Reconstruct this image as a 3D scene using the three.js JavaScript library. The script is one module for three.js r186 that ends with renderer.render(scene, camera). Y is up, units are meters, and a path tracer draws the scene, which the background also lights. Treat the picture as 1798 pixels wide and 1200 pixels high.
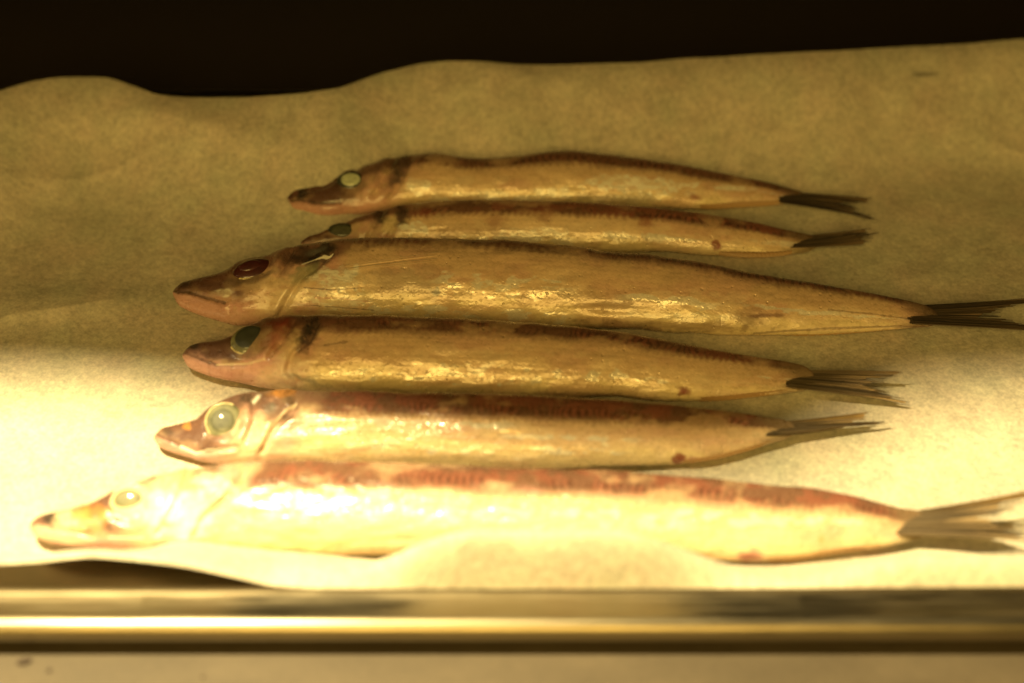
import * as THREE from 'three';
import { mergeGeometries } from 'three/addons/utils/BufferGeometryUtils.js';
import { RoundedBoxGeometry } from 'three/addons/geometries/RoundedBoxGeometry.js';
import { RectAreaLightUniformsLib } from 'three/addons/lights/RectAreaLightUniformsLib.js';

// ---------------------------------------------------------------- camera, lamps, exposure
const scene = new THREE.Scene();
scene.background = new THREE.Color(0x000000);
const PITCH = THREE.MathUtils.degToRad(40), FOV = 24, DIST = 0.30;
const camera = new THREE.PerspectiveCamera(FOV, 1798 / 1200, 0.01, 20);
camera.position.set(0, DIST * Math.sin(PITCH), DIST * Math.cos(PITCH));
camera.lookAt(0, 0, 0);
camera.focus = 0.300;
camera.userData.fStop = 8;
const renderer = new THREE.WebGLRenderer({ antialias: true });
renderer.toneMapping = THREE.LinearToneMapping;
renderer.toneMappingExposure = 1.0;
renderer.shadowMap.enabled = true;
RectAreaLightUniformsLib.init();
const HOOD = { at: [-0.11, 0.28, 0.075], power: 1.06, color: [1, 0.80, 0.40], radius: 0.42 };     // small bulb above the oven mouth
const FILL = { at: [-0.10, 0.55, 0.80], size: 0.50, power: 6.9, color: [1, 0.66, 0.165] };         // added fill lamp behind the camera, lifts the shade
const SHADE_EDGE = { y: 0.165, lip: [[-0.25, 0.0495], [-0.10, 0.0495], [-0.091, 0.0504], [-0.087, 0.0512], [-0.081, 0.0540], [-0.0748, 0.0570], [-0.0626, 0.0602], [-0.0500, 0.0600], [-0.0430, 0.0560], [-0.038, 0.0522], [-0.033, 0.0502], [-0.02, 0.0496], [0.25, 0.0494]] };                                                          // unseen lip of the oven ceiling, bulge added to curve the shadow edge

// ---------------------------------------------------------------- helpers
function rng(seed) { let a = seed >>> 0; return () => { a = (a + 0x6D2B79F5) | 0; let t = Math.imul(a ^ (a >>> 15), 1 | a); t = (t + Math.imul(t ^ (t >>> 7), 61 | t)) ^ t; return ((t ^ (t >>> 14)) >>> 0) / 4294967296; }; }
const TAB = new Float32Array(65536); { const r = rng(77); for (let i = 0; i < 65536; i++) TAB[i] = r(); }
function vn(x, y) { const xi = Math.floor(x), yi = Math.floor(y); let fx = x - xi, fy = y - yi; fx = fx * fx * (3 - 2 * fx); fy = fy * fy * (3 - 2 * fy);
  const a = (xi & 255), b = ((xi + 1) & 255), c = (yi & 255) << 8, d = ((yi + 1) & 255) << 8;
  const p = TAB[a | c], q = TAB[b | c], r = TAB[a | d], s = TAB[b | d]; return p + (q - p) * fx + (r - p) * fy + (p - q - r + s) * fx * fy; }
function fbm(x, y, n = 4) { let s = 0, a = 0.5, t = 0; for (let i = 0; i < n; i++) { s += a * vn(x, y); t += a; a *= 0.5; x = x * 2.03 + 17.3; y = y * 2.03 + 5.7; } return s / t; }
const clamp = (x, a = 0, b = 1) => Math.min(b, Math.max(a, x));
const ss = (a, b, x) => { const t = clamp((x - a) / (b - a)); return t * t * (3 - 2 * t); };
const lerp = (a, b, t) => a + (b - a) * t;
const enc = (c) => { c = clamp(c); return 255 * (c <= 0.0031308 ? 12.92 * c : 1.055 * Math.pow(c, 1 / 2.4) - 0.055); };
function interp(pts, x, col) {            // smooth (cubic hermite) through a table of rows, first column ascending
  let i = 0; const n = pts.length; if (x <= pts[0][0]) return pts[0][col]; if (x >= pts[n - 1][0]) return pts[n - 1][col];
  while (pts[i + 1][0] < x) i++;
  const m = (k) => { if (k <= 0 || k >= n - 1) { const a = Math.max(0, Math.min(n - 2, k)); return (pts[a + 1][col] - pts[a][col]) / (pts[a + 1][0] - pts[a][0]); }
    const d0 = (pts[k][col] - pts[k - 1][col]) / (pts[k][0] - pts[k - 1][0]), d1 = (pts[k + 1][col] - pts[k][col]) / (pts[k + 1][0] - pts[k][0]); return d0 * d1 <= 0 ? 0 : 2 * d0 * d1 / (d0 + d1); };
  const h = pts[i + 1][0] - pts[i][0], t = (x - pts[i][0]) / h, t2 = t * t, t3 = t2 * t;
  return (2 * t3 - 3 * t2 + 1) * pts[i][col] + (t3 - 2 * t2 + t) * h * m(i) + (-2 * t3 + 3 * t2) * pts[i + 1][col] + (t3 - t2) * h * m(i + 1);
}
// survey of the photograph: a traced point (x, y) on a horizontal plane at height h gives a place in metres
const F = 600 / Math.tan(THREE.MathUtils.degToRad(FOV / 2)), SN = Math.sin(PITCH), CS = Math.cos(PITCH);
function place(x, y, h) { const X = (x - 899) / F, Y = -(y - 600) / F;
  const d = new THREE.Vector3(X, Y * CS - SN, -Y * SN - CS), k = (h - camera.position.y) / d.y; return d.multiplyScalar(k).add(camera.position); }
const depthOf = (p) => -(p.y - camera.position.y) * SN - (p.z - camera.position.z) * CS;
function distLine(x, y, P) { let best = 1e9; for (let i = 0; i + 1 < P.length; i++) { const [ax, ay] = P[i], [bx, by] = P[i + 1], dx = bx - ax, dy = by - ay, t = clamp(((x - ax) * dx + (y - ay) * dy) / (dx * dx + dy * dy)); const d = Math.hypot(x - ax - dx * t, y - ay - dy * t); if (d < best) best = d; } return best; }
const taken = {};
function numbered(n) { if (taken[n] === undefined) { taken[n] = 0; return n; } taken[n]++; return n + '_' + String(taken[n]).padStart(3, '0'); }
function mesh(name, geo, mat, parent) { const m = new THREE.Mesh(geo, mat); m.name = parent === scene ? numbered(name) : name; m.castShadow = m.receiveShadow = true; parent.add(m); return m; }
function structure(name, geo, mat) { const m = mesh(name, geo, mat, scene); m.userData = { kind: 'structure' }; return m; }
function tex(w, h, fill, srgb, rep) { const d = new Uint8Array(w * h * 4); fill(d); const t = new THREE.DataTexture(d, w, h, THREE.RGBAFormat); t.magFilter = THREE.LinearFilter; t.minFilter = THREE.LinearMipmapLinearFilter; t.generateMipmaps = true;
  if (srgb) t.colorSpace = THREE.SRGBColorSpace; if (rep) t.wrapS = t.wrapT = THREE.RepeatWrapping; t.needsUpdate = true; return t; }
const rgb = (r, g, b) => new THREE.Color().setRGB(r, g, b);

// ---------------------------------------------------------------- oven: sill, floor, walls, ceiling
const enamel = new THREE.MeshPhysicalMaterial({ color: rgb(0.022, 0.016, 0.012), roughness: 0.42 });
{
  const W = 512, sillMap = tex(W, W, (d) => { const r = rng(5); for (let j = 0; j < W; j++) for (let i = 0; i < W; i++) { const n = fbm(i / 60, j / 60, 5), f = fbm(i / 3 + 50, j / 3, 2), sp = vn(i / 5 + 90, j / 5 + 40) > 0.965 ? 0.45 : 1, k = (0.72 + 0.5 * n) * (0.85 + 0.3 * f) * sp; const o = 4 * (j * W + i); d[o] = enc(0.088 * k); d[o + 1] = enc(0.068 * k); d[o + 2] = enc(0.042 * k); d[o + 3] = 255; } }, true, true);
  sillMap.repeat.set(6, 3);
  const sillZ = place(899, 1032, 0.0062).z + 0.0015;
  structure('oven_sill', new THREE.BoxGeometry(0.60, 0.02, 0.14).translate(0, -0.0095, sillZ + 0.07), new THREE.MeshPhysicalMaterial({ map: sillMap, roughness: 0.5 }));
  structure('oven_floor', new THREE.BoxGeometry(0.50, 0.02, sillZ + 0.26).translate(0, -0.0136, (sillZ - 0.26) / 2), enamel);
  structure('wall_back', new THREE.BoxGeometry(0.50, 0.24, 0.02).translate(0, 0.1145, -0.27), enamel);
  structure('wall_left', new THREE.BoxGeometry(0.02, 0.24, 0.36).translate(-0.26, 0.1145, -0.10), enamel);
  structure('wall_right', new THREE.BoxGeometry(0.02, 0.24, 0.36).translate(0.26, 0.1145, -0.10), enamel);
  const roof = new THREE.Shape(); roof.moveTo(-0.25, 0.26); for (let k = 0; k <= 250; k++) { const x = -0.25 + k * 0.002; roof.lineTo(x, -interp(SHADE_EDGE.lip, x, 1)); } roof.lineTo(0.25, 0.26);
  structure('ceiling', new THREE.ExtrudeGeometry(roof, { depth: 0.004, bevelEnabled: false }).rotateX(-Math.PI / 2).translate(0, SHADE_EDGE.y, 0), new THREE.MeshPhysicalMaterial({ color: rgb(0.16, 0.15, 0.13), roughness: 0.6 }));  // unseen; bulged front edge shapes the cast shadow, paler tone bounces light
}

// ---------------------------------------------------------------- baking tray: a pressed pan with a rolled rim
const RIM_Y = 0.0062, rimZ = place(899, 1032, RIM_Y).z, lipZ = place(899, 1088, RIM_Y).z;
{
  const flange = lipZ - rimZ, tray = new THREE.Group(); tray.name = numbered('baking_tray'); scene.add(tray);
  tray.userData = { label: 'metal baking tray with rolled rim under the parchment sheet', category: 'baking tray' };
  const X = 0.165, ZB = -0.072, cx = 0, cz = (rimZ + ZB) / 2, hz = (rimZ - ZB) / 2, R = 0.02;
  tray.position.set(cx, 0, cz);
  function sweep(profile) {           // profile rows: outward offset, height
    const path = []; const corners = [[X - R, hz - R, 0], [X - R, -(hz - R), -Math.PI / 2], [-(X - R), -(hz - R), -Math.PI], [-(X - R), hz - R, -1.5 * Math.PI]];
    for (const [px, pz, a0] of corners) for (let k = 0; k <= 10; k++) { const a = Math.PI / 2 + a0 - k / 10 * Math.PI / 2; path.push([px, pz, Math.cos(a), Math.sin(a)]); }
    path.push(path[0]);
    const pos = [], idx = [], n = profile.length, uv = []; let s = 0;
    path.forEach(([px, pz, nx, nz], i) => { if (i) s += Math.hypot(px + nx * R - path[i - 1][0] - path[i - 1][2] * R, pz + nz * R - path[i - 1][1] - path[i - 1][3] * R);
      profile.forEach(([d, y], j) => { pos.push(px + nx * (R + d), y, pz + nz * (R + d)); uv.push(s / 0.1, j / n); }); });
    for (let i = 0; i + 1 < path.length; i++) for (let j = 0; j + 1 < n; j++) { const a = i * n + j, b = a + n; idx.push(a, a + 1, b, b, a + 1, b + 1); }
    const g = new THREE.BufferGeometry(); g.setAttribute('position', new THREE.Float32BufferAttribute(pos, 3)); g.setAttribute('uv', new THREE.Float32BufferAttribute(uv, 2)); g.setIndex(idx); g.computeVertexNormals(); return g;
  }
  const W = 512, scr = tex(W, W, (d) => { for (let j = 0; j < W; j++) for (let i = 0; i < W; i++) { const n = 0.55 * fbm(i / 200, j / 8, 4) + 0.45 * fbm(i / 40 + 9, j / 40, 4), o = 4 * (j * W + i); d[o] = d[o + 3] = 255; d[o + 1] = clamp(0.72 + 0.9 * (n - 0.5), 0, 1) * 255; d[o + 2] = 255; } }, false, true);
  const metal = new THREE.MeshPhysicalMaterial({ color: rgb(0.31, 0.26, 0.165), metalness: 1, roughness: 0.46, roughnessMap: scr });
  const lip = 0.0021, prof = [[-0.0075, -0.0022], [-0.0066, -0.0020], [-0.0058, -0.0013], [-0.0012, RIM_Y - 0.0009], [-0.0005, RIM_Y - 0.0003], [0.0004, RIM_Y]];
  for (let k = 1; k <= 6; k++) prof.push([flange * k / 6.3, RIM_Y - 0.0003 * Math.sin(k / 6 * Math.PI)]);
  const rimP = []; for (let k = 0; k <= 18; k++) { const a = Math.PI / 2 - k / 18 * Math.PI * 1.25; rimP.push([flange + lip * Math.cos(a), RIM_Y + 0.00035 - lip + lip * Math.sin(a)]); }
  const outer = [[flange * 0.9, RIM_Y - 0.0012], [0.002, RIM_Y - 0.0012], [-0.004, -0.0022], [-0.0065, -0.0032]];
  const floorShape = new THREE.BoxGeometry(2 * (X - 0.0068), 0.0012, 2 * (hz - 0.0068)).translate(0, -0.0028, 0);
  mesh('pan', mergeGeometries([sweep(prof).toNonIndexed(), sweep(outer).toNonIndexed(), floorShape.toNonIndexed()]), metal, tray);
  mesh('rolled_rim', sweep(rimP), metal, tray);
}

// ---------------------------------------------------------------- parchment sheet
const backEdge = [[-260, 215], [-120, 200], [-40, 178], [20, 158], [60, 147], [110, 140], [180, 139], [230, 152], [280, 167], [340, 171], [420, 171], [520, 166], [590, 157], [640, 139], [690, 122], [750, 111], [820, 109], [950, 112], [1100, 113], [1200, 106], [1300, 100], [1500, 88], [1650, 80], [1798, 70], [1950, 62], [2100, 60]];
const frontEdge = [[-260, 1000, 0.0105], [-60, 994, 0.0110], [60, 988, 0.0120], [160, 979, 0.0125], [230, 984, 0.0122], [320, 995, 0.0112], [420, 1016, 0.0085], [480, 1029, 0.0070], [560, 1034, 0.0066], [900, 1035, 0.0067], [1300, 1034, 0.0067], [1600, 1032, 0.0067], [1798, 1031, 0.0067], [2100, 1031, 0.0067]];
const bx = (x) => 899 + x * F / 0.30;       // survey column of a place half way down the sheet
function crest(x) {                          // height of the fold that stands up behind the tray rim, by survey column
  return 0.0092 * ss(590, 840, x) * (1 - ss(1060, 1350, x)) + 0.0042 * ss(1390, 1600, x) + 0.0011 * ss(470, 620, x) * (1 - ss(1300, 1400, x));
}
function sheetBase(x, z) {                   // gentle relief of the sheet
  const X = bx(x); let y = 0.0011 * (fbm(x * 28 + 3, z * 28 + 8, 2) - 0.5) + 0.0004 * (fbm(x * 110, z * 110 + 3, 2) - 0.5);
  const off = 1 - ss(-0.115, -0.075, x) * (1 - ss(0.095, 0.12, x)) * ss(-0.07, -0.055, z);
  y += off * 0.0030 * (fbm(x * 19 + 31, z * 24 + 4, 2) - 0.45);
  const c1 = (z + 0.052) - (x + 0.05) * 0.30, c2 = (z + 0.012) + (x + 0.08) * 0.12;                    // two soft creases by the heads
  y += 0.0011 * Math.exp(-Math.pow(c1 / 0.004, 2)) * ss(-0.10, -0.07, x) * (1 - ss(-0.05, -0.035, x)) + 0.0010 * Math.exp(-Math.pow(c2 / 0.005, 2)) * (1 - ss(-0.085, -0.06, x));
  for (const [ax, az, bx2, bz, h] of [[-0.135, -0.035, -0.062, -0.058, 0.0007], [-0.13, 0.004, -0.075, -0.012, 0.0006], [0.075, -0.075, 0.135, -0.048, 0.0006], [-0.03, -0.082, 0.02, -0.068, 0.0005], [0.085, 0.012, 0.135, 0.004, 0.0005], [-0.12, 0.030, -0.095, 0.012, 0.0005]]) {
    const dx = bx2 - ax, dz = bz - az, L2 = dx * dx + dz * dz, t = ((x - ax) * dx + (z - az) * dz) / L2, d = ((x - ax) * dz - (z - az) * dx) / Math.sqrt(L2) + 0.0015 * (vn(t * 7 + ax * 90, 2) - 0.5); if (t > -0.2 && t < 1.2) y += h * Math.exp(-Math.abs(d) / 0.0022) * ss(-0.1, 0.2, t) * ss(1.1, 0.8, t); }
  return y;
}
let sheetGeo;
{
  const NX = 360, NZ = 300, pos = [], uv = [], idx = [];
  for (let i = 0; i <= NX; i++) {
    const px = -230 + i / NX * 2300;
    const hb = 0.011 + 0.006 * fbm(px / 180 + 2, 0.5, 2), B = place(px, interp(backEdge, px, 1), hb), fh = interp(frontEdge, px, 2), Fp = place(px, interp(frontEdge, px, 1), fh);
    let run = B.z - 0.004;
    for (let j = 0; j <= NZ; j++) {
      const v = Math.pow(j / NZ, 0.8), zz = lerp(B.z, Fp.z, v), xx = lerp(B.x, Fp.x, v), dF = Fp.z - zz, dB = zz - B.z;
      let y = sheetBase(xx, zz) * ss(0, 0.012, dF);
      y += hb * Math.pow(1 - ss(0, 0.040, dB), 1.5);
      y += fh * (1 - ss(0, lerp(lerp(0.0135, 0.020, ss(190, 340, px)), 0.013, ss(480, 700, px)), dF));
      const c = crest(px); y += c * Math.sin(Math.PI / 2 * clamp(dF / 0.0042)) * (1 - ss(0.0042, 0.0125, dF));
      pos.push(xx, y, zz); if (j) { const o = pos.length - 6; run += Math.hypot(pos[o + 4] - pos[o + 1], pos[o + 5] - pos[o + 2]); } uv.push((xx + 0.16) / 0.32, (run + 0.15) / 0.26);
    }
  }
  for (let i = 0; i < NX; i++) for (let j = 0; j < NZ; j++) { const a = i * (NZ + 1) + j, b = a + NZ + 1; idx.push(a, a + 1, b, b, a + 1, b + 1); }
  sheetGeo = new THREE.BufferGeometry(); sheetGeo.setAttribute('position', new THREE.Float32BufferAttribute(pos, 3)); sheetGeo.setAttribute('uv', new THREE.Float32BufferAttribute(uv, 2)); sheetGeo.setIndex(idx); sheetGeo.computeVertexNormals();
  const W = 2048, H = 1536, mark = place(1608, 168, 0.004), mx = (mark.x + 0.16) / 0.32 * W, my = (mark.z + 0.15) / 0.26 * H;
  const map = tex(W, H, (d) => { for (let j = 0; j < H; j++) for (let i = 0; i < W; i++) {
    const cl = fbm(i / 26, j / 26, 4), big = fbm(i / 190 + 7, j / 190, 3), fi = vn(i / 1.6, j / 1.6), fb = fbm(i / 22 + 70, j / 5, 2);
    let k = 0.80 + 0.26 * (cl - 0.5) + 0.06 * (big - 0.5) + 0.26 * (fi - 0.5) + 0.30 * (fbm(i / 5 + 9, j / 5, 2) - 0.5) + 0.05 * (fb - 0.5);
    const dx = i - mx, dy = j - my + dx * 0.12, m = (1 - ss(10, 26, Math.abs(dx) + 5 * fi)) * (1 - ss(2, 7, Math.abs(dy) + 3 * cl)); k *= 1 - 0.55 * m;
    const hue = fbm(i / 40 + 300, j / 40, 3) - 0.5, o = 4 * (j * W + i); d[o] = enc(0.84 * k * (1 + 0.10 * hue)); d[o + 1] = enc(0.755 * k * (1 - 0.05 * hue)); d[o + 2] = enc(0.56 * k); d[o + 3] = 255; } }, true);
  const bump = tex(1024, 1024, (d) => { for (let j = 0; j < 1024; j++) for (let i = 0; i < 1024; i++) { const o = 4 * (j * 1024 + i), n = 0.6 * fbm(i / 14, j / 14, 4) + 0.4 * vn(i / 2, j / 2); d[o] = d[o + 1] = d[o + 2] = 255 * n; d[o + 3] = 255; } }, false);
  const m = mesh('parchment_sheet', sheetGeo, new THREE.MeshPhysicalMaterial({ map, bumpMap: bump, bumpScale: 0.00018, roughness: 0.86, transmission: 0.22, thickness: 0, side: THREE.DoubleSide }), scene);
  m.userData = { label: 'wavy sheet of baking parchment lining the tray under the fish', category: 'parchment' };
}

// ---------------------------------------------------------------- fish
const TILT = THREE.MathUtils.degToRad(20);                // each fish lies on its side, belly side lower
const EA = new THREE.Vector3(0, Math.sin(TILT), -Math.cos(TILT)), EB = new THREE.Vector3(0, Math.cos(TILT), Math.sin(TILT));
function survey(spec) {                                    // stations along the body from the traced back and belly lines
  const x0 = spec.back[0][0], x1 = spec.back[spec.back.length - 1][0], L = x1 - x0, N = spec.rows || 300, S = [];
  const flat = (t) => t < 0.28 ? lerp(0.56, 0.62, t / 0.28) : lerp(0.62, 0.42, ss(0.45, 1, t));
  let top = 0;
  for (let pass = 0; pass < 2; pass++) {
    S.length = 0;
    for (let i = 0; i <= N; i++) {
      const s = i / N, t = s * s / (s + 0.07) * 1.07, x = x0 + L * t; let yt = interp(spec.back, x, 1), yb = interp(spec.belly, x, 1);
      const d = x - x0, e = x1 - x, nr = spec.blunt || 12;
      const cap = (d < nr ? Math.sqrt(1 - Math.pow(1 - d / nr, 2)) : 1) * (e < 26 ? Math.sqrt(1 - Math.pow(1 - e / 26, 2)) : 1);
      const yc = (yt + yb) / 2, half = (yb - yt) / 2, k = flat(t);
      let cy = 0.006, a = 0, b = 0, P;
      for (let q = 0; q < 4; q++) {
        P = place(x, yc, cy); const dep = depthOf(P), th = PITCH + Math.atan((yc - 600) / F) + TILT, h = half * dep / F;
        a = h / Math.sqrt(Math.sin(th) ** 2 + (k * Math.cos(th)) ** 2); b = k * a;
        const rest = Math.sqrt((a * Math.sin(TILT)) ** 2 + (b * Math.cos(TILT)) ** 2) * 0.94;
        cy = Math.max(rest, top * (t < 0.3 ? lerp(0.62, 1, t / 0.3) : lerp(1, 0.55, ss(0.55, 1, t)))) + 0.0002 + (spec.lift || 0);
        if (!pass && rest > top) top = rest;
      }
      S.push({ t, x, yc, half, a: a * cap, b: b * cap * lerp(0.14, 1, ss(-10, 130, e)), cap, P });
    }
  }
  return { S, x0, x1, L, phi0: Math.atan2(0.62 * Math.cos(PITCH + TILT), Math.sin(PITCH + TILT)) };
}
const sheetRay = (() => {                                  // height of the sheet at a place, bilinear on a 1 mm grid
  const x0 = -0.15, z0 = -0.13, n = 310, m = 230, g = new Float32Array(n * m), p = sheetGeo.attributes.position, NZ = 301, NXs = p.count / NZ;
  const hit = new Float32Array(n * m).fill(1e9);
  for (let i = 0; i < NXs; i++) for (let j = 0; j < NZ; j++) { const k = i * NZ + j, gx = (p.getX(k) - x0) / 0.001, gz = (p.getZ(k) - z0) / 0.001, a = Math.round(gx), b = Math.round(gz); if (a < 0 || b < 0 || a >= n || b >= m) continue; const d = (gx - a) ** 2 + (gz - b) ** 2, o = a * m + b; if (d < hit[o]) { hit[o] = d; g[o] = p.getY(k); } }
  return (x, z) => { const gx = clamp((x - x0) / 0.001, 0, n - 2), gz = clamp((z - z0) / 0.001, 0, m - 2), a = Math.floor(gx), b = Math.floor(gz), u = gx - a, v = gz - b, o = a * m + b; return lerp(lerp(g[o], g[o + m], u), lerp(g[o + 1], g[o + m + 1], u), v); };
})();
function surfaceAt(fs, x, y, out = 0) {                     // point and normal on the flank at a traced place
  const S = fs.S; let i = 0; while (i < S.length - 2 && S[i + 1].x < x) i++; const q = clamp((x - S[i].x) / (S[i + 1].x - S[i].x)), g = (k) => lerp(S[i][k], S[i + 1][k], q);
  const P = S[i].P.clone().lerp(S[i + 1].P, q), w = clamp((g('yc') - y) / g('half'), -0.98, 0.98), phi = Math.acos(w) + fs.phi0, a = g('a'), b = g('b');
  const n = EA.clone().multiplyScalar(Math.cos(phi) / Math.max(a, 1e-5)).addScaledVector(EB, Math.sin(phi) / Math.max(b, 1e-5)).normalize();
  return { p: P.addScaledVector(EA, a * Math.cos(phi)).addScaledVector(EB, b * Math.sin(phi)).addScaledVector(n, out), n };
}
function bodyGeometry(spec, fs) {
  const M = 96, pos = [], uv = [], idx = [], S = fs.S;
  S.forEach((s, i) => {
    for (let j = 0; j < M; j++) {
      const psi = j / M * Math.PI * 2, phi = psi + fs.phi0, fold = psi <= Math.PI ? psi : 2 * Math.PI - psi, w = Math.cos(fold), y = s.yc - w * s.half;
      const dd = relief(spec, s.x, y, w, s.t) * s.cap * Math.min(1, s.b / 0.005), a = s.a + dd, b = s.b + dd;
      const p = s.P.clone().addScaledVector(EA, a * Math.cos(phi)).addScaledVector(EB, b * Math.sin(phi));
      const fl = sheetRay(p.x, p.z) + 0.0003; if (p.y < fl) p.y = fl;
      pos.push(p.x, p.y, p.z); uv.push(s.t, fold / Math.PI);
    }
  });
  for (let i = 0; i + 1 < S.length; i++) for (let j = 0; j < M; j++) { const k = (j + 1) % M, a = i * M + j, b = i * M + k, c = a + M, d = b + M; idx.push(a, c, b, b, c, d); }
  const g = new THREE.BufferGeometry(); g.setAttribute('position', new THREE.Float32BufferAttribute(pos, 3)); g.setAttribute('uv', new THREE.Float32BufferAttribute(uv, 2)); g.setIndex(idx); g.computeVertexNormals(); return g;
}
function relief(spec, x, y, w, t) {                          // folds, jaw line, gill cover and dents, in metres
  let d = 0.00030 * (fbm(x / 70 + spec.seed, y / 26, 3) - 0.5) + 0.00036 * (fbm(x / 42 + spec.seed, y / 15, 2) - 0.5) + 0.00007 * (1 - Math.abs(2 * fbm(x / 60 + spec.seed * 3 + y / 40, y / 9, 2) - 1) * 3) * ss(0.35, 0.6, fbm(x / 80 + 5, y / 30 + spec.seed, 2)) * (w < 0.4 ? 1 : 0.2) * ss(0.02, 0.1, t);
  const m = distLine(x, y, spec.mouth); d -= 0.00055 * Math.exp(-m * m / 14);
  const lip = distLine(x, y - 7, spec.mouth); d += 0.00028 * Math.exp(-lip * lip / 22);
  for (const L of spec.gills) { const g = distLine(x, y, L); d -= 0.00080 * Math.exp(-g * g / 22); const g2 = distLine(x + 12, y, L); d += 0.00045 * Math.exp(-g2 * g2 / 110); }
  for (const [cx, cy, rx, ry, h] of spec.bumps || []) { const q = ((x - cx) / rx) ** 2 + ((y - cy) / ry) ** 2; d += h * Math.exp(-q * 1.3); }
  const e = spec.eye, q = Math.hypot(x - e.x, y - e.y) / e.r; d -= 0.0005 * (1 - ss(0.7, 1.25, q)); d += 0.00025 * Math.exp(-Math.pow((q - 1.3) / 0.22, 2));
  return d;
}
const C = { back: [0.135, 0.060, 0.036], backRed: [0.25, 0.090, 0.054], flesh: [0.58, 0.39, 0.22], flank: [0.73, 0.54, 0.32], belly: [0.71, 0.56, 0.30], silver: [0.80, 0.74, 0.58], snout: [0.115, 0.060, 0.042], jaw: [0.47, 0.255, 0.205], pale: [0.70, 0.55, 0.34], pink: [0.56, 0.285, 0.225], red: [0.20, 0.028, 0.016], dark: [0.030, 0.024, 0.018], grey: [0.19, 0.18, 0.145], green: [0.20, 0.20, 0.11], orange: [0.62, 0.27, 0.06], white: [0.85, 0.80, 0.64] };
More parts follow.
